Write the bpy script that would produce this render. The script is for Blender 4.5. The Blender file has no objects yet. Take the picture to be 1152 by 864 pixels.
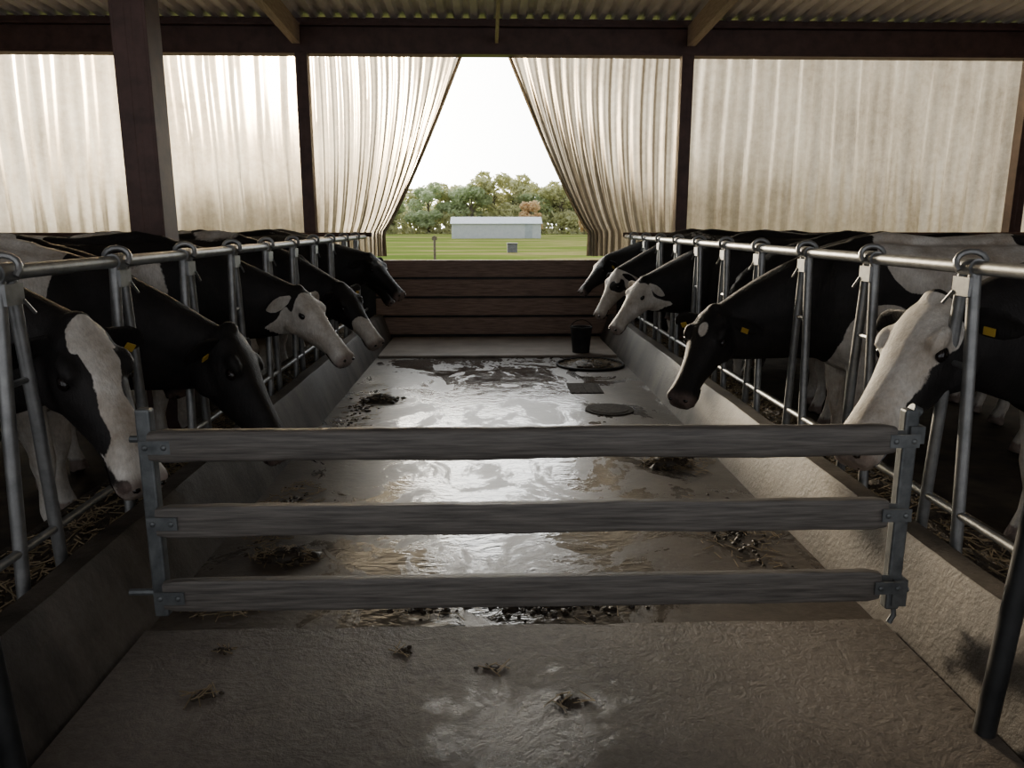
import bpy, math, random
import numpy as np
from mathutils import Vector, Matrix, noise
random.seed(7)
R=random.Random(11)
V=Vector
SC=bpy.context.scene
COL=SC.collection

# ---------------------------------------------------------------- mesh builder
class MB:
    def __init__(s): s.v=[]; s.f=[]; s.m=[]
    def add(s,vs,fs,m=0):
        o=len(s.v); s.v+= [tuple(v) for v in vs]
        for f in fs: s.f.append([i+o for i in f]); s.m.append(m)
    def box(s,c,sz,m=0,rot=None):
        c=V(c); h=V(sz)/2; vs=[]
        for x in(-1,1):
            for y in(-1,1):
                for z in(-1,1):
                    p=V((x*h.x,y*h.y,z*h.z))
                    if rot is not None: p=rot@p
                    vs.append(c+p)
        s.add(vs,[(0,1,3,2),(4,6,7,5),(0,4,5,1),(2,3,7,6),(0,2,6,4),(1,5,7,3)],m)
    def rings(s,rs,m=0,cap=True):
        n=len(rs[0]); vs=[p for r in rs for p in r]; fs=[]
        for i in range(len(rs)-1):
            for j in range(n):
                k=(j+1)%n
                fs.append((i*n+j,i*n+k,(i+1)*n+k,(i+1)*n+j))
        if cap:
            fs.append(tuple(reversed(range(n)))); fs.append(tuple((len(rs)-1)*n+j for j in range(n)))
        s.add(vs,fs,m)
    def tube(s,pts,r,n=12,m=0,flat=1.0,up=None):
        pts=[V(p) for p in pts]
        if not hasattr(r,'__len__'): r=[r]*len(pts)
        rs=[]; pu=None
        for i,p in enumerate(pts):
            d=(pts[min(i+1,len(pts)-1)]-pts[max(i-1,0)]).normalized()
            if pu is None:
                u=V(up) if up else (V((0,0,1)) if abs(d.z)<.9 else V((0,1,0)))
            else: u=pu
            sd=d.cross(u).normalized(); u=sd.cross(d).normalized(); pu=u
            rs.append([p+sd*math.cos(2*math.pi*j/n)*r[i]+u*math.sin(2*math.pi*j/n)*r[i]*flat for j in range(n)])
        s.rings(rs,m)
    def ell(s,c,r,nu=12,nv=8,m=0,M=None,jit=0,rng=None):
        c=V(c); vs=[];fs=[]
        if not hasattr(r,'__len__'): r=(r,r,r)
        for i in range(nv+1):
            th=math.pi*i/nv
            for j in range(nu):
                ph=2*math.pi*j/nu
                k=1+(rng.uniform(-jit,jit) if jit else 0)
                p=V((r[0]*math.sin(th)*math.cos(ph)*k,r[1]*math.sin(th)*math.sin(ph)*k,r[2]*math.cos(th)*k))
                if M is not None: p=M@p
                vs.append(c+p)
        for i in range(nv):
            for j in range(nu):
                k=(j+1)%nu
                fs.append((i*nu+j,(i+1)*nu+j,(i+1)*nu+k,i*nu+k))
        s.add(vs,fs,m)
    def build(s,name,mats,parent=None,smooth=True,bevel=0,loc=None):
        me=bpy.data.meshes.new(name); me.from_pydata(s.v,[],s.f); me.update()
        for mt in mats: me.materials.append(mt)
        me.polygons.foreach_set('material_index',s.m)
        me.polygons.foreach_set('use_smooth',[smooth]*len(s.f))
        ob=bpy.data.objects.new(name,me); COL.objects.link(ob)
        if parent: ob.parent=parent
        if loc: ob.location=loc
        if bevel:
            b=ob.modifiers.new('bev','BEVEL'); b.width=bevel; b.segments=2; b.limit_method='ANGLE'
        if smooth:
            try: me.set_sharp_from_angle(angle=math.radians(40))
            except Exception: pass
        return ob
def empty(name,loc=(0,0,0)):
    e=bpy.data.objects.new(name,None); e.location=loc; COL.objects.link(e); return e

# ---------------------------------------------------------------- materials
class NT:
    def __init__(s,name):
        s.mat=bpy.data.materials.new(name); s.mat.use_nodes=True
        s.nt=s.mat.node_tree; s.nt.nodes.clear()
        s.out=s.n('ShaderNodeOutputMaterial'); s.bs=s.n('ShaderNodeBsdfPrincipled')
        s.l(s.bs.outputs[0],s.out.inputs[0]); s.tc=s.n('ShaderNodeTexCoord')
    def n(s,t,**k):
        x=s.nt.nodes.new(t)
        for a,b in k.items(): setattr(x,a,b)
        return x
    def l(s,a,b): s.nt.links.new(a,b)
    def mapv(s,scale,src='Object',loc=(0,0,0)):
        m=s.n('ShaderNodeMapping'); m.inputs['Scale'].default_value=scale; m.inputs['Location'].default_value=loc
        s.l(s.tc.outputs[src],m.inputs['Vector']); return m.outputs[0]
    def noise(s,scale,detail=4,rough=.55,vec=None,dist=0):
        t=s.n('ShaderNodeTexNoise'); t.inputs['Scale'].default_value=scale; t.inputs['Detail'].default_value=detail
        t.inputs['Roughness'].default_value=rough; t.inputs['Distortion'].default_value=dist
        s.l(vec if vec is not None else s.tc.outputs['Object'],t.inputs['Vector']); return t.outputs['Fac']
    def ramp(s,fac,stops):
        r=s.n('ShaderNodeValToRGB'); e=r.color_ramp.elements
        while len(e)<len(stops): e.new(.5)
        for i,(p,c) in enumerate(stops):
            e[i].position=p
            if not hasattr(c,'__len__'): c=(c,c,c)
            e[i].color=(*c,1)
        s.l(fac,r.inputs[0]); return r.outputs[0]
    def mix(s,f,a,b,bt='MIX'):
        m=s.n('ShaderNodeMix',data_type='RGBA',blend_type=bt)
        for v,i in((f,0),(a,6),(b,7)):
            if isinstance(v,(int,float)): m.inputs[i].default_value=v if i==0 else (v,v,v,1)
            elif isinstance(v,tuple): m.inputs[i].default_value=(*v,1)
            else: s.l(v,m.inputs[i])
        return m.outputs[2]
    def math(s,op,a,b=0.0):
        m=s.n('ShaderNodeMath',operation=op)
        for v,i in((a,0),(b,1)):
            if isinstance(v,(int,float)): m.inputs[i].default_value=v
            else: s.l(v,m.inputs[i])
        return m.outputs[0]
    def bump(s,h,st=.3,dist=.02):
        b=s.n('ShaderNodeBump'); b.inputs['Strength'].default_value=st; b.inputs['Distance'].default_value=dist
        s.l(h,b.inputs['Height']); s.l(b.outputs[0],s.bs.inputs['Normal']); return b
    def set(s,**k):
        for a,b in k.items():
            i=s.bs.inputs[a.replace('_',' ')]
            if isinstance(b,(int,float)): i.default_value=b
            elif isinstance(b,tuple): i.default_value=(*b,1)
            else: s.l(b,i)

def simple(name,c1,c2,scale=6,rough=.6,metal=0,bump=.2,vec=None,bd=.01,spec=.5):
    t=NT(name); v=t.mapv(vec) if vec else None
    f=t.noise(scale,5,.6,v); t.set(Base_Color=t.ramp(f,[(.3,c1),(.7,c2)]),Roughness=rough,Metallic=metal)
    t.bs.inputs['Specular IOR Level'].default_value=spec
    if bump: t.bump(f,bump,bd)
    return t.mat

M={}
M['steel']=simple('galvanized_steel',(.19,.195,.195),(.34,.345,.34),14,.45,.75,.1)
M['steel_dark']=simple('dark_steel',(.012,.013,.014),(.035,.036,.036),10,.5,.3,.1)
M['gate_steel']=simple('weathered_gate_steel',(.09,.10,.105),(.21,.225,.23),16,.5,.6,.2)
M['wood_x']=simple('weathered_plank',(.055,.050,.045),(.165,.150,.134),5,.55,0,.45,(1.0,18,18),.006)
M['wood_dark']=simple('brown_plank',(.14,.088,.066),(.33,.23,.18),5,.65,0,.5,(1,14,14),.006)
M['rafter']=simple('rafter_wood',(.32,.23,.16),(.50,.38,.28),5,.7,0,.3,(12,1,12),.006)
M['redsteel']=simple('redbrown_painted_steel',(.055,.026,.019),(.115,.058,.045),6,.5,.1,.15)
M['roof']=simple('galvanized_roof_sheet',(.52,.47,.43),(.78,.71,.66),3,.6,0,.05,(1,.3,1))
M['side']=simple('side_cladding',(.16,.145,.13),(.28,.255,.23),3,.6,0,.05,(1,.3,1))
M['dung']=simple('dung',(.012,.009,.006),(.05,.036,.022),30,.6,0,.6)
M['feed']=simple('wet_feed',(.012,.009,.006),(.075,.055,.034),34,.7,0,1.0,None,.03)
M['straw']=simple('straw',(.13,.095,.05),(.34,.26,.15),20,.7)
M['white_metal']=simple('white_siding',(.62,.66,.70),(.75,.78,.80),2,.5)
M['grey_roof']=simple('shed_roof_metal',(.42,.47,.52),(.55,.60,.64),2,.5)
M['bark']=simple('bark',(.10,.085,.06),(.20,.17,.13),5,.9)
M['dark_metal']=simple('bucket_black',(.01,.01,.011),(.03,.03,.03),5,.7,0,.1,None,.01,.2)
M['bin']=simple('bin_grey',(.10,.11,.12),(.17,.18,.20),5,.6)
M['tag']=simple('yellow_tag',(.42,.26,.03),(.5,.33,.04),5,.5,0,0)
M['eye']=simple('cow_eye',(.004,.003,.003),(.01,.006,.005),5,.08,0,0)
M['cover']=simple('cast_iron_cover',(.02,.017,.014),(.055,.045,.038),40,.9,0,.4,None,.01,.12)

# concrete (curbs)
t=NT('curb_concrete')
big=t.noise(1.3,6,.65); fine=t.noise(38,6,.7)
drip=t.noise(4,5,.6,t.mapv((1,1,.12)))
c=t.ramp(big,[(.3,(.06,.049,.039)),(.5,(.105,.088,.071)),(.72,(.165,.142,.118))])
c=t.mix(.8,c,t.ramp(drip,[(.35,.25),(.6,1.0)]),'MULTIPLY')
c=t.mix(.35,c,t.ramp(fine,[(.3,.15),(.7,.75)]),'MULTIPLY')
t.set(Base_Color=c,Roughness=.6); t.bs.inputs['Specular IOR Level'].default_value=.3; t.bump(fine,.4,.01); M['curb']=t.mat
# dry concrete apron with wet centre
t=NT('dry_concrete')
big=t.noise(1.1,7,.65); fine=t.noise(30,6,.75)
c=t.ramp(big,[(.32,(.08,.064,.051)),(.5,(.145,.120,.097)),(.7,(.225,.195,.162))])
c=t.mix(.5,c,t.ramp(fine,[(.35,.2),(.65,.85)]),'MULTIPLY')
vm=t.n('ShaderNodeVectorMath',operation='SUBTRACT'); t.l(t.tc.outputs['Object'],vm.inputs[0]); vm.inputs[1].default_value=(.10,2.0,.03)
v2=t.n('ShaderNodeVectorMath',operation='MULTIPLY'); t.l(vm.outputs[0],v2.inputs[0]); v2.inputs[1].default_value=(1.45,1.55,0)
ln=t.n('ShaderNodeVectorMath',operation='LENGTH'); t.l(v2.outputs[0],ln.inputs[0])
wv=t.math('ADD',ln.outputs['Value'],t.math('MULTIPLY',t.noise(6,7,.7),1.7))
wet=t.ramp(t.math('MULTIPLY',wv,.5),[(.50,1),(.66,0)])
c=t.mix(wet,c,t.mix(.6,c,(.03,.025,.021)))
t.set(Base_Color=c,Roughness=t.ramp(wet,[(0,.6),(1,.13)]))
rip=t.noise(7,5,.6,None,2.5)
t.bump(t.mix(.5,rip,fine),.6,.02); M['apron']=t.mat
# far dry slab
M['far_slab']=simple('far_slab_concrete',(.15,.12,.10),(.27,.23,.19),2.5,.65,0,.2)
# wet floor
t=NT('wet_alley_concrete')
p=t.noise(2.1,9,.70,t.mapv((1,.7,1),loc=(3.1,1.2,0)),.9)
edge=t.n('ShaderNodeSeparateXYZ'); t.l(t.tc.outputs['Object'],edge.inputs[0])
ex=t.math('ABSOLUTE',t.math('SUBTRACT',edge.outputs[0],.1))
em=t.ramp(t.math('DIVIDE',ex,1.5),[(.35,1),(.86,0)])
pm=t.ramp(t.math('ADD',p,t.math('MULTIPLY',em,.10)),[(.55,0),(.61,1)])
fine=t.noise(26,6,.7)
c=t.ramp(t.noise(2.4,6,.65),[(.3,(.05,.039,.030)),(.7,(.145,.120,.095))])
c=t.mix(.4,c,t.ramp(fine,[(.3,.2),(.7,.9)]),'MULTIPLY')
c=t.mix(pm,c,t.ramp(t.noise(3.2,5,.6),[(.35,(.04,.034,.029)),(.65,(.105,.094,.082))]))
rv=t.ramp(t.noise(5,5,.7),[(.38,.05),(.62,.17)])
t.set(Base_Color=c,Roughness=t.mix(pm,.44,rv))
t.bs.inputs['Specular IOR Level'].default_value=.5
rip=t.noise(4.5,3,.5,t.mapv((1,1.6,1)),2.6); rip2=t.noise(14,3,.6,t.mapv((1,1.6,1)),1.0)
wavy=t.mix(.3,rip,rip2)
hh=t.mix(t.math('ADD',.08,t.math('MULTIPLY',t.math('SUBTRACT',1.0,pm),.45)),wavy,fine)
b=t.bump(hh,.24,.02); M['wetfloor']=t.mat
# bedding floor
M['bedding']=simple('bedding_floor',(.022,.017,.012),(.07,.053,.037),5,.85,0,.4,None,.01,.2)
# curtain
t=NT('curtain_fabric')
st=t.noise(3,5,.6,t.mapv((3.5,1,.22))); mo=t.noise(1.1,5,.65); gr=t.noise(14,5,.7)  # mo: mottling painted into the cloth colour as faint tree shadow
c=t.ramp(t.mix(.3,t.mix(.5,st,mo),gr),[(.36,(.205,.166,.118)),(.5,(.32,.270,.203)),(.64,(.43,.374,.292))])
t.nt.nodes.remove(t.bs)
d=t.n('ShaderNodeBsdfDiffuse'); tr=t.n('ShaderNodeBsdfTranslucent'); rf=t.n('ShaderNodeBsdfRefraction')
rf.inputs['IOR'].default_value=1.2; rf.inputs['Roughness'].default_value=.38
t.l(c,d.inputs[0]); t.l(c,tr.inputs[0]); t.l(c,rf.inputs[0])
m1=t.n('ShaderNodeMixShader'); m1.inputs[0].default_value=.55; t.l(tr.outputs[0],m1.inputs[1]); t.l(rf.outputs[0],m1.inputs[2])
m2=t.n('ShaderNodeMixShader'); m2.inputs[0].default_value=.64; t.l(d.outputs[0],m2.inputs[1]); t.l(m1.outputs[0],m2.inputs[2])
t.l(m2.outputs[0],t.out.inputs[0]); M['curtain']=t.mat
# grass
t=NT('grass_field')
g=t.noise(.08,6,.65,t.mapv((.6,2.2,1))); g2=t.noise(1.5,6,.7)
c=t.ramp(g,[(.35,(.11,.165,.035)),(.5,(.17,.215,.05)),(.60,(.32,.27,.12)),(.70,(.14,.185,.045))])
c=t.mix(.35,c,t.ramp(g2,[(.3,.4),(.7,1)]),'MULTIPLY')
t.set(Base_Color=c,Roughness=.9); t.bs.inputs['Specular IOR Level'].default_value=.0; M['grass']=t.mat
def leafmat(n,a,b):
    t=NT(n); f=t.noise(.35,4,.6)
    c=t.ramp(f,[(.3,a),(.7,b)]); tr=t.n('ShaderNodeBsdfTranslucent'); t.l(c,tr.inputs[0]); t.l(c,t.bs.inputs['Base Color']); t.set(Roughness=.9)
    t.bs.inputs['Specular IOR Level'].default_value=.1
    m=t.n('ShaderNodeMixShader'); m.inputs[0].default_value=.6
    t.l(t.bs.outputs[0],m.inputs[1]); t.l(tr.outputs[0],m.inputs[2]); t.l(m.outputs[0],t.out.inputs[0]); return t.mat
leaf=[leafmat('leaf_green',(.52,.60,.38),(.64,.71,.48)),leafmat('leaf_olive',(.62,.63,.36),(.74,.73,.46)),leafmat('leaf_orange',(.76,.58,.34),(.84,.68,.44))]  # leaf colours paled so distance haze is painted into the foliage
# cow fur
t=NT('cow_fur')
a=t.n('ShaderNodeAttribute',attribute_name='patch'); mz=t.n('ShaderNodeAttribute',attribute_name='muz')
jn=t.noise(22,5,.7); v=t.math('ADD',a.outputs['Fac'],t.math('MULTIPLY',t.math('SUBTRACT',jn,.5),.2))
k=t.ramp(v,[(.48,0),(.52,1)])
wn=t.noise(7,5,.65); hair=t.noise(85,4,.7,t.mapv((1,1,.3))); dirt=t.noise(3,6,.7)
w=t.ramp(wn,[(.3,(.50,.45,.38)),(.7,(.82,.79,.73))])
w=t.mix(.6,w,t.ramp(dirt,[(.38,(.62,.52,.42)),(.52,(1,1,1))]),'MULTIPLY')
bk=t.ramp(wn,[(.3,(.006,.005,.005)),(.7,(.020,.017,.016))])
c=t.mix(k,w,bk); c=t.mix(.4,c,t.ramp(hair,[(.3,.35),(.7,1)]),'MULTIPLY')
c=t.mix(mz.outputs['Fac'],c,t.ramp(wn,[(.35,(.06,.042,.036)),(.65,(.26,.19,.16))]))
t.set(Base_Color=c,Roughness=.6); t.bs.inputs['Specular IOR Level'].default_value=.32
t.bump(t.mix(.3,hair,wn),.6,.012); M['fur']=t.mat

# ---------------------------------------------------------------- shell
def slab(name,x0,x1,y0,y1,z0,z1,mat,bevel=0):
    b=MB(); b.box(((x0+x1)/2,(y0+y1)/2,(z0+z1)/2),(x1-x0,y1-y0,z1-z0)); return b.build(name,[mat],smooth=False,bevel=bevel)
YB=10.35
slab('floor',-1.5,1.7,-3.5,10.7,-.5,0,M['wetfloor'])
slab('floor_bedding_west',-8.2,-1.5,-3.5,10.7,-.5,0,M['bedding'])
slab('floor_bedding_east',1.7,9.2,-3.5,10.7,-.5,0,M['bedding'])
b=MB()
n=60
vs=[];fs=[]
for i in range(n+1):
    x=-1.27+2.75*i/n; y=2.63+.014*noise.noise(V((x*4,0,0)))+.01*noise.noise(V((x*13,3,0)))
    vs+=[(x,-3.5,0.0),(x,-3.5,.035),(x,y-.02,.035),(x,y,.0)]
for i in range(n):
    a0=i*4;a1=a0+4
    fs+=[(a0+1,a0+2,a1+2,a1+1),(a0+2,a0+3,a1+3,a1+2)]
b.add(vs,fs); b.build('floor_apron',[M['apron']],smooth=False)
slab('floor_far_slab',-1.27,1.47,8.65,10.15,0,.03,M['far_slab'],.008)
def curb(name,sg):
    b=MB(); prof=[(1.39,0),(1.50,.31),(1.52,.33),(1.61,.33),(1.63,.31),(1.64,0)]
    rs=[]
    for i in range(120):
        y=-3.4+(10.15+3.4)*i/119
        rs.append([(.1+sg*(x+.008*noise.noise(V((y*2.3,z*5,sg)))),y,z+ (.008*noise.noise(V((y*3.1,x*4,0))) if z>0 else 0)) for x,z in prof])
    b.rings(rs); b.build(name,[M['curb']],smooth=True)
    b=MB(); ny=220; nx=10; vs=[];fs=[]; rr=random.Random(40+sg)
    for i in range(ny+1):
        y=-3.3+13.4*i/ny
        for j in range(nx+1):
            x=1.635+.36*j/nx; e=1-abs(j/nx-.45)*1.2
            z=.20+.05*e+.05*noise.noise(V((x*9,y*7,sg*3)))+.025*noise.noise(V((x*30,y*25,0)))
            if j in(0,nx): z-=.02
            vs.append((.1+sg*x,y,z))
    for i in range(ny):
        for j in range(nx):
            a0=i*(nx+1)+j; fs.append((a0,a0+1,a0+nx+2,a0+nx+1))
    b.add(vs,fs)
    b.box((.1+sg*2.01,3.4,.12),(.04,13.4,.24))
    for i in range(2200):
        y=rr.uniform(.8,9.5); x=.1+sg*rr.uniform(1.65,1.95); rot=Matrix.Rotation(rr.uniform(0,6.28),3,'Z')@Matrix.Rotation(rr.uniform(-.5,.5),3,'Y')
        b.box((x,y,.262+rr.uniform(-.02,.015)),(rr.uniform(.03,.10),.004,.003),1,rot)
    b.build('feed_trough',[M['feed'],M['straw']],smooth=False)
curb('feed_curb',-1); curb('feed_curb',1)

def planks(name,x0,x1,y,z0,z1,n,mat,th=.05,step=.0,gap=.022):
    b=MB(); h=(z1-z0)/n
    for i in range(n):
        b.box(((x0+x1)/2,y+R.uniform(-.004,.004)-step*(n-1-i),z0+h*(i+.5)),(x1-x0,th,h-gap))
    return b.build(name,[mat],smooth=False,bevel=.008)
planks('wall_back_barrier',-1.50,1.72,10.30,.04,1.05,4,M['wood_dark'],.06,.022,.03)
b=MB(); b.box((.5,10.355,.5),(17.2,.02,1.0)); b.build('trim_barrier_backing',[M['steel_dark']],smooth=False)
planks('wall_back_west',-8.1,-1.5,YB+.05,0,1.02,4,M['wood_dark'])
planks('wall_back_east',1.72,9.1,YB+.05,0,1.02,4,M['wood_dark'])
b=MB()
b.tube([(-8.1,YB-.28,1.37),(-1.5,YB-.28,1.37)],.028); b.tube([(1.75,YB-.28,1.37),(9.1,YB-.28,1.37)],.028)
for x in list(np.arange(-7.8,-1.5,.75))+list(np.arange(1.9,9,.75)): b.tube([(x,YB-.28,0),(x,YB-.28,1.37)],.018)
b.build('back_rail',[M['redsteel']])
b=MB()
b.box((.5,YB,3.76),(17.4,.05,.32)); b.box((.5,YB-.02,3.60),(17.4,.2,.03)); b.box((.5,YB-.02,3.93),(17.4,.2,.03))
b.box((.5,YB,3.985),(17.4,.04,.09))
b.build('eave_beam',[M['redsteel']],smooth=False,bevel=.004)
def post(x,y,w,h=3.58):
    b=MB(); b.box((0,0,h/2),(w*.2,w,h)); b.box((-w*.45,0,h/2),(w*.1,w,h)); b.box((w*.45,0,h/2),(w*.1,w,h)); b.box((0,0,.01),(w*1.5,w*1.5,.02))
    b.box((0,-w*.44,h/2),(w*.98,w*.1,h))
    return b.build('steel_post',[M['redsteel']],smooth=False,bevel=.004,loc=(x,y,0))
post(-2.30,YB-.14,.15); post(2.52,YB-.14,.15); post(6.98,YB-.14,.16); post(-7.1,YB-.14,.16)
post(-2.36,5.6,.235,3.97)
def zr(y): return 4.0+(10.7-y)*.05
b=MB(); xs=[];x=-8.4;p=.20
while x<9.4:
    xs+=[(x,0),(x+.08,0),(x+.11,.055),(x+.17,.055)]; x+=p
vs=[];fs=[]
for xx,dz in xs: vs+=[(xx,-3.5,zr(-3.5)+dz),(xx,10.9,zr(10.9)+dz)]
for i in range(len(xs)-1): fs.append((2*i,2*i+2,2*i+3,2*i+1))
b.add(vs,fs); b.build('ceiling_corrugated',[M['roof']],smooth=False)
def raft(x,w,h,drop,name='rafter',mat='rafter'):
    b=MB(); L=13.6; rot=Matrix.Rotation(-math.atan(.05),3,'X')
    b.box((0,0,0),(w,L,h),rot=rot); b.build(name,[M[mat]],smooth=False,bevel=.004,loc=(x,10.20-L/2,zr(10.2-L/2)-h/2-drop))
raft(-2.36,.10,.24,.10); raft(2.56,.10,.24,.10); raft(.12,.04,.08,.24); raft(-7.1,.10,.24,.10); raft(7.0,.10,.24,.10)
for y in(8.3,6.4,4.4,2.4,.4,-1.6):
    b=MB(); b.box((0,0,0),(17.0,.06,.09)); b.build('purlin',[M['redsteel']],smooth=False,loc=(.5,y,zr(y)-.05))
def sidewall(name,x):
    b=MB(); vs=[];fs=[]; ys=[];y=-3.4
    while y<10.6: ys+=[(y,0),(y+.08,0),(y+.11,.04),(y+.17,.04)]; y+=.2
    for yy,dx in ys: vs+=[(x+dx,yy,0),(x+dx,yy,zr(yy))]
    for i in range(len(ys)-1): fs.append((2*i,2*i+2,2*i+3,2*i+1))
    b.add(vs,fs); return b.build(name,[M['side']],smooth=False)
sidewall('wall_left',-8.3); sidewall('wall_right',9.25)

# ---------------------------------------------------------------- curtains
def curtain_flat(x0,x1,z0,z1,y,seed,name='curtain'):
    rr=random.Random(seed); nx=int((x1-x0)/.025); nz=14; vs=[];fs=[]
    ph=[rr.uniform(0,6) for _ in range(4)]
    for i in range(nx+1):
        x=x0+(x1-x0)*i/nx
        for j in range(nz+1):
            z=z0+(z1-z0)*j/nz; tt=j/nz
            xx=x+.03*math.sin(z*1.3+x*2+ph[3])
            f=.035*math.sin(xx*17+ph[0]+2*math.sin(xx*1.9))+.02*math.sin(xx*39+ph[1])+.02*math.sin(xx*5.3+ph[2])
            f+=.03*noise.noise(V((xx*9,z*.8,seed)))
            f*= (1.0-.35*tt)
            vs.append((x,y+f,z))
    for i in range(nx):
        for j in range(nz):
            a0=i*(nz+1)+j; fs.append((a0,a0+nz+1,a0+nz+2,a0+1))
    b=MB(); b.add(vs,fs); return b.build(name,[M['curtain']])
def curtain_tied(sg,o,top,bot,seed):
    nx=190; nz=46; vs=[];fs=[]
    z1=3.60;z0=1.08
    for i in range(nx+1):
        s=i/nx
        for j in range(nz+1):
            tt=j/nz; z=z0+(z1-z0)*tt
            k=min(1,max(0,(z-1.40)/(z1-1.40)))
            e=bot-(bot-top)*(k**.86)
            ss=1-(1-s)**(1+.75*(1-k))
            x=o+(e-o)*ss
            amp=.028+.035*(1-k)
            f=amp*math.sin(s*78+seed+1.5*math.sin(s*9))+.4*amp*math.sin(s*171+1)+.03*math.sin(s*21)
            f+= -.08*(1-k)*math.sin(s*math.pi)
            if k==0: x+= .03*math.sin(s*30)*(1.4-z)
            vs.append((sg*x,YB+.10+f,z))
    for i in range(nx):
        for j in range(nz):
            a0=i*(nz+1)+j; fs.append((a0,a0+nz+1,a0+nz+2,a0+1))
    b=MB(); b.add(vs,fs)
    pts=[vs[nx*(nz+1)+j] for j in range(nz+1)]
    b.tube([(p[0],p[1]-.01,p[2]) for p in pts],.022,8)
    return b.build('curtain_tied',[M['curtain']])
curtain_flat(-8.15,-2.30,1.28,3.62,YB+.1,3); curtain_flat(2.55,9.15,1.28,3.62,YB+.1,5)
curtain_tied(-1,2.32,.34,1.39,1.0); curtain_tied(1,2.55,.29,1.36,2.7)

# ---------------------------------------------------------------- headlocks
def headlock(sg,ys,name):
    X=.1+sg*1.68; P=empty(name,(X,0,0)); PZ=1.345
    b=MB(); b.tube([(0,-1.2,PZ),(0,10.0,PZ)],.026,14); b.tube([(0,-1.2,.42),(0,10.0,.42)],.016,10)
    b.build('rail',[M['steel']],P)
    b=MB()
    for y in ys:
        for s2 in(-1,1):
            yt=y+s2*.03; yb=y+s2*.125
            b.tube([(-sg*.0,yt,PZ-.01),(0,(yt+yb)/2,.85),(0,yb,.20)],.0225,10)
        b.tube([(0,y-.06,.98),(0,y+.06,.98)],.012,8)
    b.build('stanchion_bars',[M['steel']],P)
    b=MB()
    for y in ys:
        pts=[]
        for i in range(11):
            a=math.radians(-30+230*i/10)
            pts.append((-sg*.046*math.cos(a),y+.02*math.sin(i*.6),PZ+.012+.046*math.sin(a)))
        b.tube(pts,.012,8)
        b.box((-sg*.02,y,PZ-.07),(.02,.10,.07)); b.tube([(0,y-.045,PZ),(0,y+.045,PZ)],.034,12)
        b.tube([(-sg*.03,y+.04,PZ-.09),(-sg*.035,y+.09,PZ-.14)],.006,6)
    b.build('latches',[M['steel']],P,smooth=True)
YL=[1.1,1.83,2.56]+[2.60+.745*i for i in range(1,11)]
YL=[y for y in YL if y<9.9]
headlock(-1,YL,'headlock_row')
YR=[1.30,2.05]+[2.80+.74*i for i in range(0,10)]
YR=[y for y in YR if y<9.9]
headlock(1,YR,'headlock_row')
for x,y,l in((-1.25,1.80,-.06),(1.45,1.95,.08)):
    b=MB(); b.tube([(0,0,0),(l,0,1.0)],.030,16); b.ell((l,0,1.0),(.030,.030,.012)); b.build('bollard_post',[M['steel_dark']],loc=(x,y,.035))

# ---------------------------------------------------------------- gate
G=empty('plank_gate',(0.15,2.49,0))
b=MB()
def lp(sx,z0,z1,th=.05,d=.045):
    b.box((sx,0,(z0+z1)/2),(th,d,z1-z0))
lp(-1.29,.165,.905); lp(1.285,.15,.885)
b.build('end_posts',[M['gate_steel']],G,smooth=False,bevel=.008)
bz=[(.738,.845),(.475,.583),(.205,.318)]
for i,(z0,z1) in enumerate(bz):
    b=MB(); n=60; rs=[]
    x0=-1.26; x1=1.21
    for j in range(n+1):
        x=x0+(x1-x0)*j/n
        zz0=z0+.008*noise.noise(V((x*2,i*5,0)))+.003*noise.noise(V((x*14,i*5,0)))
        zz1=z1+.008*noise.noise(V((x*1.7,i*7,3)))+.003*noise.noise(V((x*12,i*5,7)))
        sh=1 if (0<j<n) else .85
        pts=[]
        for q in range(16):
            a=2*math.pi*q/16; ex_=.55 if i==0 else .3
            cx=math.copysign(abs(math.cos(a))**ex_,math.cos(a)); cz=math.copysign(abs(math.sin(a))**ex_,math.sin(a))
            pts.append((x,-.048+(.03 if i==0 else .021)*cx*sh,(zz0+zz1)/2+(zz1-zz0)/2*cz*sh))
        rs.append(pts)
    b.rings(rs); b.build('plank_%d'%(i+1),[M['wood_x']],G)
b=MB()
for (z0,z1) in bz:
    zc=(z0+z1)/2
    for sx in(-1.235,1.235):
        b.box((sx,-.075,zc),(.10,.006,.045)); b.box((sx,-.018,zc),(.10,.006,.045))
        for dx in(-.03,.03): b.ell((sx+dx,-.079,zc),(.010,.006,.010),8,6)
b.tube([(1.285,0,.885),(1.315,0,.87)],.02,10); b.box((1.30,-.01,.22),(.05,.05,.10)); b.box((1.30,-.01,.80),(.05,.05,.06))
b.tube([(-1.30,0,.25),(-1.40,.0,.25)],.012,8); b.tube([(-1.30,0,.80),(-1.345,.0,.80)],.012,8)
b.tube([(1.30,0,.22),(1.345,0,.22)],.012,8)
b.tube([(1.30,0,.15),(1.305,0,.12),(1.29,0,.09)],.010,8)
b.build('brackets',[M['gate_steel']],G,smooth=True)

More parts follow.
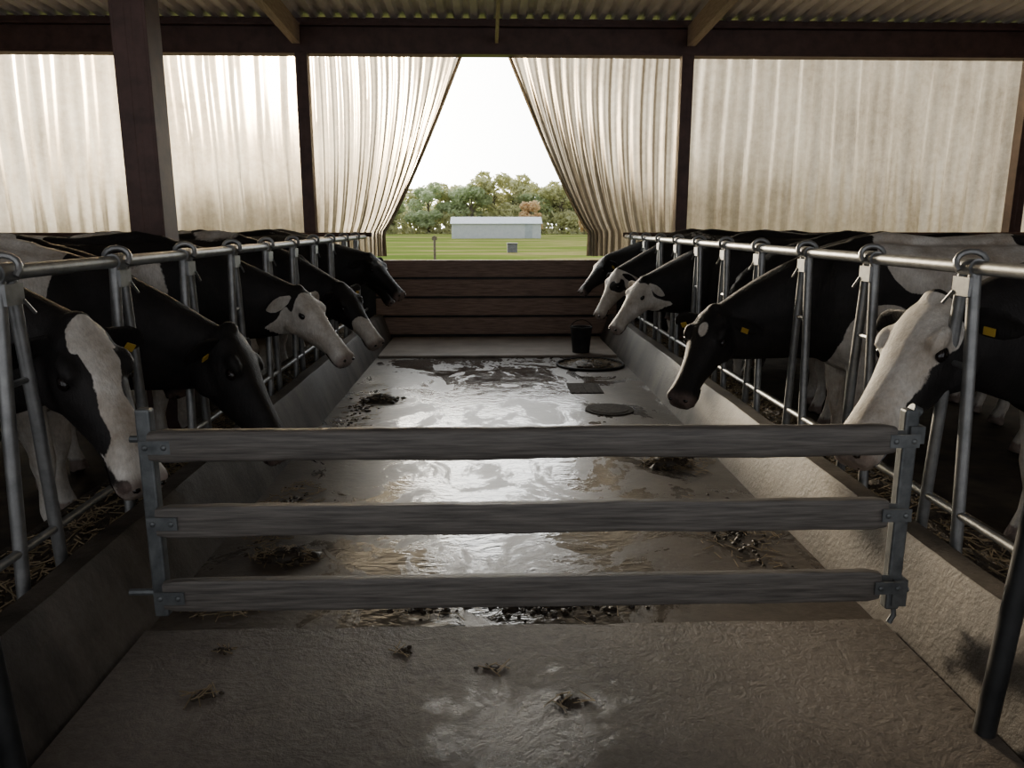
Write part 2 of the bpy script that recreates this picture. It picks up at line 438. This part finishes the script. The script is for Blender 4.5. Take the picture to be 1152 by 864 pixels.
# ---------------------------------------------------------------- cows
def cow(wx,wy,sg,poll,muz,face,seed,vox=.018,bias=.12,neckc=1,hs=1.0,patches=(),tag=True,yaw=0,earcol=1,roll=0):
    """sg=+1 faces +X ; world poll & muzzle points."""
    Rz=Matrix.Rotation((0 if sg>0 else math.pi)+yaw,3,'Z'); Ri=Rz.inverted(); O=V((wx,wy,0))
    P=Ri@(V(poll)-O); Q=Ri@(V(muz)-O)
    rr=random.Random(seed)
    b=MB()
    def sec(x,z,w,h,e=.8,n=20,y=0):
        return [(x,y+w*math.copysign(abs(math.cos(2*math.pi*j/n))**e,math.cos(2*math.pi*j/n)),z+h*math.copysign(abs(math.sin(2*math.pi*j/n))**e,math.sin(2*math.pi*j/n))) for j in range(n)]
    tr=[(-1.53,1.2,.07,.08),(-1.49,1.19,.15,.15),(-1.40,1.15,.215,.21),(-1.22,1.10,.265,.28),(-1.02,1.06,.30,.33),(-.8,1.00,.35,.385),(-.5,.965,.38,.42),(-.25,.965,.36,.42),(-.02,.985,.30,.42),(.14,1.0,.26,.38),(.26,1.0,.21,.32),(.36,.98,.13,.22)]
    b.rings([sec(*q) for q in tr])
    b.tube([(-1.45,0,1.33),(-1.0,0,1.385),(-.5,0,1.365),(-.1,0,1.395),(.1,0,1.36)],[.05,.06,.05,.065,.06],10)
    for s2 in(-1,1):
        b.ell((-1.0,s2*.235,1.31),(.09,.06,.075)); b.ell((-1.44,s2*.12,1.23),(.07,.05,.07))
        b.ell((.02,s2*.21,1.02),(.17,.085,.30)); b.ell((.1,s2*.17,.82),(.15,.1,.15))
        st=rr.uniform(-.07,.07)
        b.tube([(.06,s2*.17,.92),(.03,s2*.185,.72),(.05+st*.4,s2*.175,.60),(.06+st*.7,s2*.165,.46),(.065+st*.8,s2*.165,.40),(.05+st,s2*.165,.26),(.05+st,s2*.165,.14),(.075+st,s2*.165,.075),(.09+st,s2*.165,.0)],[.13,.115,.08,.058,.057,.036,.045,.046,.062],14)
        st=rr.uniform(-.12,.05)
        b.tube([(-1.22,s2*.17,1.10),(-1.15,s2*.20,.92),(-1.08+st*.2,s2*.22,.76),(-1.20+st*.5,s2*.20,.62),(-1.33+st,s2*.185,.50),(-1.34+st,s2*.18,.42),(-1.30+st,s2*.18,.27),(-1.28+st,s2*.18,.14),(-1.25+st,s2*.18,.075),(-1.235+st,s2*.18,.0)],[.19,.185,.155,.10,.062,.056,.040,.047,.048,.064],14)
    b.ell((-1.05,0,.60),(.21,.15,.17)); 
    for s2 in(-1,1):
        for xx in(-.97,-1.12): b.tube([(xx,s2*.07,.50),(xx,s2*.07,.40)],[.024,.016],8)
    b.tube([(-1.50,0,1.30),(-1.56,0,1.22),(-1.57,.01,1.0),(-1.55,.02,.75),(-1.54,.02,.62),(-1.54,.02,.45)],[.035,.03,.022,.02,.036,.02],8)
    d=(Q-P).normalized(); L=(Q-P).length; hs=L/.60*hs
    u=(V((0,0,1))-d*d.z).normalized(); u=Matrix.Rotation(roll,3,d)@u; sd=d.cross(u).normalized()
    def H(s,y,h): return P+(d*s+sd*y+u*h)*hs
    B0=V((-.02,0,1.05)); B1=V((.36,0,1.07)); E=H(.05,0,-.075); 
    back_dir=(-d*.25 - u*.6 + V((-.6,0,.25))).normalized()
    B2=E+back_dir*.28
    rs=[];N=14
    for i in range(N+1):
        q=i/N; c=B0*(1-q)**3+B1*3*q*(1-q)**2+B2*3*q*q*(1-q)+E*q**3
        tg=(3*(B1-B0)*(1-q)**2+6*(B2-B1)*q*(1-q)+3*(E-B2)*q*q).normalized()
        yy=V((0,0,1)).cross(tg).normalized(); uu=tg.cross(yy).normalized()
        w=.22*(1-q)**1.0+.112*(1-(1-q)**1.0); h=.38*(1-q)**.95+.155*(1-(1-q)**.95)
        ring=[]
        for j in range(18):
            ca,sa=math.cos(2*math.pi*j/18),math.sin(2*math.pi*j/18)
            hh_=h*(1.0 if sa>0 else 1.12)
            ring.append(c+yy*w*ca+uu*hh_*sa)
        rs.append(ring)
    b.rings(rs)
    hd=[(-.045,.05,.02,-.07),(-.02,.085,.045,-.10),(.03,.108,.062,-.14),(.10,.120,.066,-.178),(.16,.122,.060,-.195),(.23,.106,.048,-.188),(.31,.086,.040,-.158),(.39,.074,.036,-.126),(.46,.073,.034,-.110),(.52,.085,.029,-.112),(.565,.084,.012,-.106),(.60,.062,-.012,-.085)]
    rs=[]
    for s,w,tp,bt in hd:
        c=(tp+bt)/2; h=(tp-bt)/2; ring=[]
        for j in range(22):
            a=2*math.pi*j/22; ca,sa=math.cos(a),math.sin(a)
            tap=1-.25*max(0,-sa)
            ring.append(H(s,w*tap*math.copysign(abs(ca)**.8,ca),c+h*math.copysign(abs(sa)**.8,sa)))
        rs.append(ring)
    b.rings(rs)
    Hm=Matrix((sd,d,u)).transposed()
    for s2 in(-1,1):
        b.ell(H(.14,s2*.102,.026),(.032*hs,.055*hs,.028*hs),M=Hm)
        b.ell(H(.13,s2*.078,-.125),(.042*hs,.10*hs,.075*hs),M=Hm)
        b.ell(H(.555,s2*.05,-.005),(.034*hs,.035*hs,.028*hs),M=Hm)
    b.ell(H(-.02,0,.03),(.05*hs,.04*hs,.04*hs),M=Hm)
    ob=b.build('tmp',[]); md=ob.modifiers.new('r','REMESH'); md.mode='VOXEL'; md.voxel_size=vox
    sm=ob.modifiers.new('s','SMOOTH'); sm.iterations=5; sm.factor=.5
    dg=bpy.context.evaluated_depsgraph_get(); me=bpy.data.meshes.new_from_object(ob.evaluated_get(dg))
    bpy.data.objects.remove(ob)
    nv=len(me.vertices); co=np.empty(nv*3); me.vertices.foreach_get('co',co); co=co.reshape(-1,3)
    nf=len(me.polygons); fv=[list(p.vertices) for p in me.polygons]
    x=MB(); x.v=[tuple(c) for c in co]; x.f=fv; x.m=[0]*nf
    e0=len(x.v)
    for s2 in(-1,1):
        root=H(.015,s2*.095,-.005); out=(sd*s2*.93-d*.12+u*-.12+V((0,0,-.25-rr.uniform(0,.3)))).normalized(); nrm=(d*.85+u*.5); nrm=(nrm-out*nrm.dot(out)).normalized(); wd=out.cross(nrm).normalized()
        prof=[(0,.022,.016),(.03,.034,.016),(.08,.052,.012),(.13,.050,.009),(.17,.032,.007),(.195,.008,.004)]
        rs=[]
        for l,w,th in prof:
            c=root+out*l*hs-nrm*.02*math.sin(l*12)*hs
            rs.append([c+wd*w*hs*math.cos(2*math.pi*j/12)+nrm*(th*math.sin(2*math.pi*j/12)+.016*abs(math.cos(2*math.pi*j/12))*(w/.05))*hs for j in range(12)])
        x.rings(rs)
        if tag and rr.random()<.75:
            c=root+out*.10*hs+nrm*.022*hs; rot=Matrix((wd,out,nrm)).transposed()
            x.box(c-V((0,0,.02)),(.032,.042,.005),2,rot)
    e1=len(x.v)
    for s2 in(-1,1):
        x.ell(H(.175,s2*.114,-.004),(.017*hs,.028*hs,.021*hs),12,8,1,Hm)
        x.ell(H(.583,s2*.047,-.003),(.015*hs,.012*hs,.010*hs),8,6,1,Hm)
        x.tube([H(.46,s2*.062,-.075),H(.52,s2*.074,-.072),H(.575,s2*.066,-.07),H(.60,s2*.02,-.062)],.004*hs,6,1)
    ob=x.build('dairy_cow',[M['fur'],M['eye'],M['tag']])
    ob.location=O; ob.rotation_euler=(0,0,(0 if sg>0 else math.pi)+yaw)
    bpy.data.meshes.remove(me); me=ob.data
    pa=np.zeros(len(x.v)); mu=np.zeros(len(x.v)); so=V((seed*7.3,seed*3.1,seed*1.7))
    for i,c in enumerate(x.v):
        p=V(c); f=noise.noise(p*1.5+so)*.9+bias+.5
        if p.z<.62: f-= .8*(.62-p.z)/.2
        for (px,py,pz,r,val) in patches:
            k=1-min(1,max(0,((p-V((px,py,pz))).length-r*.8+.15*noise.noise(p*4+so))/(r*.5)))
            f+=val*k
        if p.x>.12:
            k=min(1,(p.x-.12)/.15); f=f*(1-k)+(.5+(.45 if neckc>0 else -.45)+noise.noise(p*3+so)*.3)*k
        r=p-P; s=r.dot(d)/hs; y=r.dot(sd)/hs; h=r.dot(u)/hs
        if -.07<s<.68 and abs(y)<.32 and -.26<h<.14:
            nz=noise.noise(V((s*9,y*9,h*9))+so)*.06
            if e0<=i<e1: g=.5+.5*earcol
            elif face=='black': g=1.0
            elif face=='white': g=.5+ (.02-s+nz*1.5+abs(y)*.3)*8
            elif face=='star': g=.5+ (math.hypot((s-.14)/1.7,y)-.022+nz*.3)*8 if h>-.02 else 1
            elif face=='blaze': g=.5+(abs(y)-(.048+.03*min(1,max(0,(s-.3)/.2)))+nz*.5 - (0.02 if s<.1 else 0))*12 if h>-.06 else 1.0
            elif face=='wide': g=.5+(-h-.02+nz - max(0,s-.36)*.9)*12
            elif face=='snip': g=.5+(.33-s+nz)*8
            elif face=='patchy': g=.5+(math.sqrt((s-.17)**2+(abs(y)-.10)**2+(h+.05)**2)-.09+nz)*-10
            g=min(1.4,max(-.4,g))
            k=min(1,max(0,(s+.05)/.06)) ; f=f*(1-k)+g*k
            if s>.53: mu[i]=min(.8,(s-.53)/.05)
        if p.z<.075: mu[i]=.9
        pa[i]=f
    for nm,ar in(('patch',pa),('muz',mu)):
        at=me.attributes.new(nm,'FLOAT','POINT'); at.data.foreach_set('value',ar.astype(np.float32))
    return ob

# left side (facing +X)
cow(-2.30,2.96,1,(-1.50,2.80,1.12),(-1.20,2.62,.575),'blaze',1,.013,.5,1)
cow(-2.25,3.74,1,(-1.36,3.96,.93),(-1.06,3.84,.36),'black',2,.014,.0,1,hs=1.08,patches=[(-.10,0,1.15,.55,-1.5),(-.9,0,1.1,.4,.8)],roll=-.25)
cow(-2.62,4.47,1,(-1.92,4.50,1.02),(-1.80,4.45,.50),'black',3,.02,.4,1,patches=[(-.5,0,1.3,.45,-1.3)])
cow(-2.22,5.21,1,(-1.33,5.38,1.02),(-.95,5.20,.58),'white',4,.016,.4,1,tag=False,earcol=-1,patches=[(-.25,-.2,.75,.3,-1.3),(-.9,0,1.3,.3,-1.2)])
cow(-2.70,5.95,1,(-1.95,6.0,1.0),(-1.82,5.9,.5),'blaze',5,.022,.4,1,patches=[(-.2,0,1.2,.3,-1.3)])
cow(-2.20,6.69,1,(-1.28,6.68,.95),(-.93,6.52,.48),'snip',6,.018,.5,1,roll=.2)
cow(-2.60,7.43,1,(-1.80,7.45,1.15),(-1.44,7.38,.72),'black',7,.022,.5,1,patches=[(-.5,0,1.3,.3,-1.3)])
cow(-2.18,8.18,1,(-1.28,8.35,1.14),(-.90,8.10,.76),'star',8,.02,.4,1,tag=False)
cow(-2.25,8.92,1,(-1.38,9.0,1.05),(-1.1,8.9,.60),'black',9,.025,.4,1)
# right side (facing -X)
cow(2.64,3.24,-1,(1.80,3.01,1.16),(1.38,2.80,.65),'wide',12,.013,.3,1,hs=1.05,patches=[(-.1,0,1.3,.35,-1.3)],roll=.15)
cow(2.30,4.64,-1,(1.42,4.74,.94),(1.12,4.42,.46),'star',13,.014,.45,1,patches=[(.1,0,.62,.25,-1.2),(-.42,0,1.35,.42,-1.5),(-.8,0,.8,.3,-1.2),(.0,.2,.75,.26,-1.2)])
cow(2.75,6.12,-1,(2.05,6.2,1.0),(1.95,6.1,.5),'black',14,.022,.35,1,patches=[(0,0,.8,.3,-1.2)])
cow(2.32,6.87,-1,(1.44,7.08,.97),(1.12,6.90,.55),'white',15,.018,.4,1,tag=False,earcol=-1)
cow(2.65,5.38,-1,(1.98,5.42,1.0),(1.88,5.35,.5),'black',19,.022,.4,1,patches=[(0,0,.8,.3,-1.3),(-.7,0,1.3,.3,-1.3)])
cow(2.30,8.34,-1,(1.42,8.36,.98),(1.16,8.22,.52),'patchy',16,.02,.3,1,tag=False)
cow(2.28,9.08,-1,(1.42,9.25,1.08),(1.08,9.1,.70),'black',17,.022,.4,1)
cow(2.62,7.6,-1,(1.9,7.65,1.05),(1.8,7.6,.55),'black',18,.025,.2,1)

# ---------------------------------------------------------------- floor items
def pile(name,x,y,r,h,nstraw,nclod,z=.0,seed=0,flat=.6,cs=(.012,.03)):
    rr=random.Random(seed); b=MB()
    for i in range(nclod):
        a=rr.uniform(0,6.28); q=r*abs(rr.gauss(0,.45)); hh=max(0,h*(1-q/r))
        s=rr.uniform(*cs)
        b.ell((q*math.cos(a),q*flat*math.sin(a),max(s*.3,hh*rr.random())),(s*1.4,s,s*.6),7,5,0,Matrix.Rotation(a,3,'Z'),.3,rr)
    if h>.02: b.ell((0,0,0),(r*.7,r*.7*flat,h*.9),16,8,0,None,.1,rr)
    for i in range(nstraw):
        a=rr.uniform(0,6.28); q=r*1.15*math.sqrt(rr.random()); hh=max(.004,h*(1-(q/r)**2)*.95)
        L=rr.uniform(.03,.09); rot=Matrix.Rotation(rr.uniform(0,6.28),3,'Z')@Matrix.Rotation(rr.uniform(-.35,.35)*(1 if h>.02 else .1),3,'Y')
        b.box((q*math.cos(a),q*flat*math.sin(a),hh+.002),(L,.003,.002),1,rot)
    return b.build(name,[M['dung'],M['straw']],loc=(x,y,z))
pile('manure_pile',-.93,6.5,.20,.06,60,60,0,1); pile('manure_pile',1.14,4.65,.17,.06,130,50,0,2); pile('manure_pile',-.94,3.3,.15,.05,110,60,0,3)
pile('manure_crumbs',.2,2.84,.42,.0,15,190,0,4,.4,(.005,.016)); pile('manure_crumbs',-.3,2.80,.15,0,5,30,0,14,.4,(.003,.012)); pile('manure_crumbs',.62,2.90,.2,0,5,40,0,24,.4,(.004,.012))
pile('straw_scatter',-1.06,2.92,.18,.01,260,140,0,5,.8,(.003,.014)); pile('straw_scatter',-1.09,3.9,.14,.005,190,110,0,6,3.0,(.003,.014)); pile('straw_scatter',1.28,5.0,.15,.005,190,90,0,7,3.5,(.003,.014))
pile('straw_scatter',1.22,3.5,.18,.005,110,70,0,17,3,(.003,.012)); pile('straw_scatter',-1.06,6.2,.16,.005,120,80,0,18,6,(.003,.014))
pile('manure_clod',-.915,2.2,.045,.015,12,30,.035,8,.8,(.004,.012)); pile('manure_clod',.247,2.14,.06,.010,10,24,.035,9,.6,(.003,.010)); pile('manure_clod',-.3,2.44,.035,.010,4,20,.035,10,.7,(.004,.010)); pile('manure_clod',-.94,2.46,.03,.01,8,18,.035,11,.7,(.003,.01))
pile('manure_clod',.0,2.33,.04,.006,6,12,.035,12,.6,(.003,.008)); pile('hay_pile',1.1,8.15,.32,.06,420,40,0,13,.9)
b=MB(); pts=[(1.1+.36*math.cos(a),8.15+.36*math.sin(a),.014) for a in np.linspace(0,2*math.pi,33)]; b.tube(pts,.014,8); b.build('feed_tub_rim',[M['dark_metal']])
b=MB(); b.box((0,0,.004),(.30,.44,.008)); 
for i in range(5): b.box((-.12+.06*i,0,.010),(.015,.40,.005))
b.build('drain_cover',[M['cover']],smooth=False,bevel=.002,loc=(.89,6.95,0))
b=MB(); b.tube([(0,0,0),(0,0,.01)],.2,28); b.tube([(0,0,.01),(0,0,.015)],.16,28); b.build('manhole_cover',[M['cover']],loc=(.99,6.1,0))
b=MB(); rs=[]
for r,z in((.10,0),(.125,.28),(.13,.30),(.115,.30),(.095,.02)): rs.append([(r*math.cos(2*math.pi*j/24),r*math.sin(2*math.pi*j/24),z) for j in range(24)])
b.rings(rs); b.tube([(.125*math.cos(a),0,.28+.10*math.sin(a)) for a in np.linspace(0,math.pi,12)],.005,6); b.build('feed_bucket',[M['dark_metal']],loc=(1.08,8.85,.03))

# ---------------------------------------------------------------- outdoors
b=MB(); n=30; vs=[];fs=[]
for i in range(n+1):
    for j in range(n+1):
        x=-160+320*i/n; y=10.7+290*(j/n)**1.6; vs.append((x,y,-.5+(.15*noise.noise(V((x*.05,y*.05,0))) if j>0 else 0)))
for i in range(n):
    for j in range(n):
        a0=i*(n+1)+j; fs.append((a0,a0+n+1,a0+n+2,a0+1))
b.add(vs,fs); b.build('grass_field',[M['grass']])
def tree_mesh(seed,H,W,mat):
    rr=random.Random(seed); b=MB()
    b.tube([(0,0,-.3),(.1,0,H*.3),(-.1,.1,H*.6),(0,0,H*.85)],[.35,.28,.18,.05],8,0)
    cl=[]
    for i in range(16):
        z=H*rr.uniform(.22,.92); k=math.sin(min(1,(1-z/H)*1.25+.1)*math.pi*.62); q=W*.5*k*rr.uniform(.3,1); a=rr.uniform(0,6.28)
        c=V((q*math.cos(a),q*math.sin(a),z)); cl.append((c,rr.uniform(.13,.24)*W)); b.tube([(0,0,z*.6),c],[.12,.04],5,0)
    for c,r in cl:
        for _ in range(170):
            dv=V((rr.gauss(0,1),rr.gauss(0,1),rr.gauss(0,1))).normalized()*r*rr.uniform(.55,1.08); dv.z*=.8; p=c+dv
            s=rr.uniform(.22,.5); A=V((rr.gauss(0,1),rr.gauss(0,1),rr.gauss(0,1))).normalized(); B=A.orthogonal().normalized()
            b.add([p-A*s-B*s*.6,p+A*s-B*s*.6,p+A*s*.7+B*s*.6,p-A*s*.7+B*s*.6],[(0,1,2,3)],1)
    me=bpy.data.meshes.new('tree_mesh'); me.from_pydata(b.v,[],b.f); me.materials.append(M['bark']); me.materials.append(mat); me.polygons.foreach_set('material_index',b.m); return me
tm=[tree_mesh(1,14,10,leaf[0]),tree_mesh(2,12,11,leaf[0]),tree_mesh(3,11,9,leaf[1]),tree_mesh(4,9,8,leaf[2]),tree_mesh(5,15,11,leaf[1])]
TL=empty('treeline',(0,0,0))
rr=random.Random(5)
for x in np.arange(-75,80,4.2):
    for row in range(2):
        i=rr.choice([0,1,1,2,4,0]); s=rr.uniform(.58,.82)
        if row==0 and rr.random()<.14: i=3
        if -3<x<6 or 12<x<20: s*=1.18
        if row==1: s*=.85
        o=bpy.data.objects.new('tree',tm[i]); o.location=(x+rr.uniform(-2,2),170+row*16+rr.uniform(-6,6),-.5); o.rotation_euler=(0,0,rr.uniform(0,6)); o.scale=(s*1.2,s*1.2,s); o.parent=TL; COL.objects.link(o)
o=bpy.data.objects.new('tree',tm[3]); o.location=(8.5,158,-.5); o.scale=(.7,.7,.72); o.parent=TL; COL.objects.link(o)
o=bpy.data.objects.new('tree',tm[3]); o.location=(18.5,150,-.5); o.scale=(.35,.35,.5); o.parent=TL; COL.objects.link(o)
b=MB()
for i in range(9000):
    x=rr.uniform(-85,90); z=rr.random()**1.3*4.5; p=V((x,166+rr.uniform(-2,4),-.5+z)); s=rr.uniform(.3,.6)
    A=V((rr.gauss(0,1),rr.gauss(0,1),rr.gauss(0,1))).normalized(); B=A.orthogonal().normalized()
    b.add([p-A*s-B*s*.6,p+A*s-B*s*.6,p+A*s*.7+B*s*.6,p-A*s*.7+B*s*.6],[(0,1,2,3)],0)
b.build('hedge',[leaf[1]],TL,smooth=False)
# white shed
b=MB(); W,D,Hh=12.6,6,2.1
b.box((0,0,Hh/2),(W,D,Hh),0)
for i in range(42): b.box((-W/2+.15+W*i/42,-D/2-.03,Hh/2),(.06,.06,Hh),0)
b.add([(-W/2-.2,-D/2-.3,Hh),(W/2+.2,-D/2-.3,Hh),(W/2+.2,0,Hh+.95),(-W/2-.2,0,Hh+.95),(-W/2-.2,D/2+.3,Hh),(W/2+.2,D/2+.3,Hh)],[(0,1,2,3),(3,2,5,4),(0,3,4),(1,5,2)],1)
b.box((W*.36,-D/2-.06,1.0),(1.0,.08,2.0),1)
b.build('white_shed',[M['white_metal'],M['grey_roof']],smooth=False,loc=(1.15,113,-.5))
b=MB(); b.box((0,0,.35),(.7,.5,.6)); b.box((0,0,.68),(.78,.58,.06)); b.box((0,-.26,.4),(.3,.02,.2)); b.build('utility_box',[M['bin']],smooth=False,bevel=.02,loc=(1.7,55,-.5))
b=MB(); b.tube([(0,0,0),(0,0,1.35)],.07,10); b.box((0,0,1.2),(.3,.04,.2)); b.build('field_post',[M['bark']],loc=(-3.1,45,-.5))

# ---------------------------------------------------------------- light
az=math.radians(-14.5); el=math.radians(8.5)
S=V((math.sin(az)*math.cos(el),math.cos(az)*math.cos(el),math.sin(el)))
sl=bpy.data.lights.new('sun','SUN'); sl.energy=4.2; sl.angle=math.radians(5); sl.color=(1,.82,.58)
so=bpy.data.objects.new('sun',sl); so.rotation_euler=S.to_track_quat('Z','Y').to_euler(); so.location=(-20,60,15); COL.objects.link(so)
w=bpy.data.worlds.new('hazy_sky'); SC.world=w; w.use_nodes=True; nt=w.node_tree; nt.nodes.clear()
def N(t,**k):
    x=nt.nodes.new(t)
    for a,b_ in k.items(): setattr(x,a,b_)
    return x
tc=N('ShaderNodeTexCoord'); dp=N('ShaderNodeVectorMath',operation='DOT_PRODUCT'); dp.inputs[1].default_value=S
nm=N('ShaderNodeVectorMath',operation='NORMALIZE'); nt.links.new(tc.outputs['Generated'],nm.inputs[0]); nt.links.new(nm.outputs[0],dp.inputs[0])
r=N('ShaderNodeValToRGB'); e=r.color_ramp.elements
mr=N('ShaderNodeMapRange'); mr.inputs[1].default_value=-1; mr.inputs[2].default_value=1; nt.links.new(dp.outputs['Value'],mr.inputs[0]); nt.links.new(mr.outputs[0],r.inputs[0])
stops=[(0,(.031,.031,.032)),(.5,(.042,.0435,.046)),(.80,(.066,.070,.074)),(.94,(.125,.128,.128)),(.972,(.37,.37,.36)),(.988,(.54,.52,.47)),(1,(1,.91,.74))]
while len(e)<len(stops): e.new(.5)
for i,(p_,c_) in enumerate(stops): e[i].position=p_; e[i].color=(*c_,1)
bg=N('ShaderNodeBackground'); bg.inputs[1].default_value=30.0; nt.links.new(r.outputs[0],bg.inputs[0])
ow=N('ShaderNodeOutputWorld'); nt.links.new(bg.outputs[0],ow.inputs[0])

cam=bpy.data.cameras.new('camera'); cam.sensor_width=36; cam.lens=860/1152*36; cam.clip_end=1000
co=bpy.data.objects.new('camera',cam); co.location=(0,0,1.5); co.rotation_euler=(math.radians(90-11.8),0,math.radians(-1.75)); COL.objects.link(co); SC.camera=co
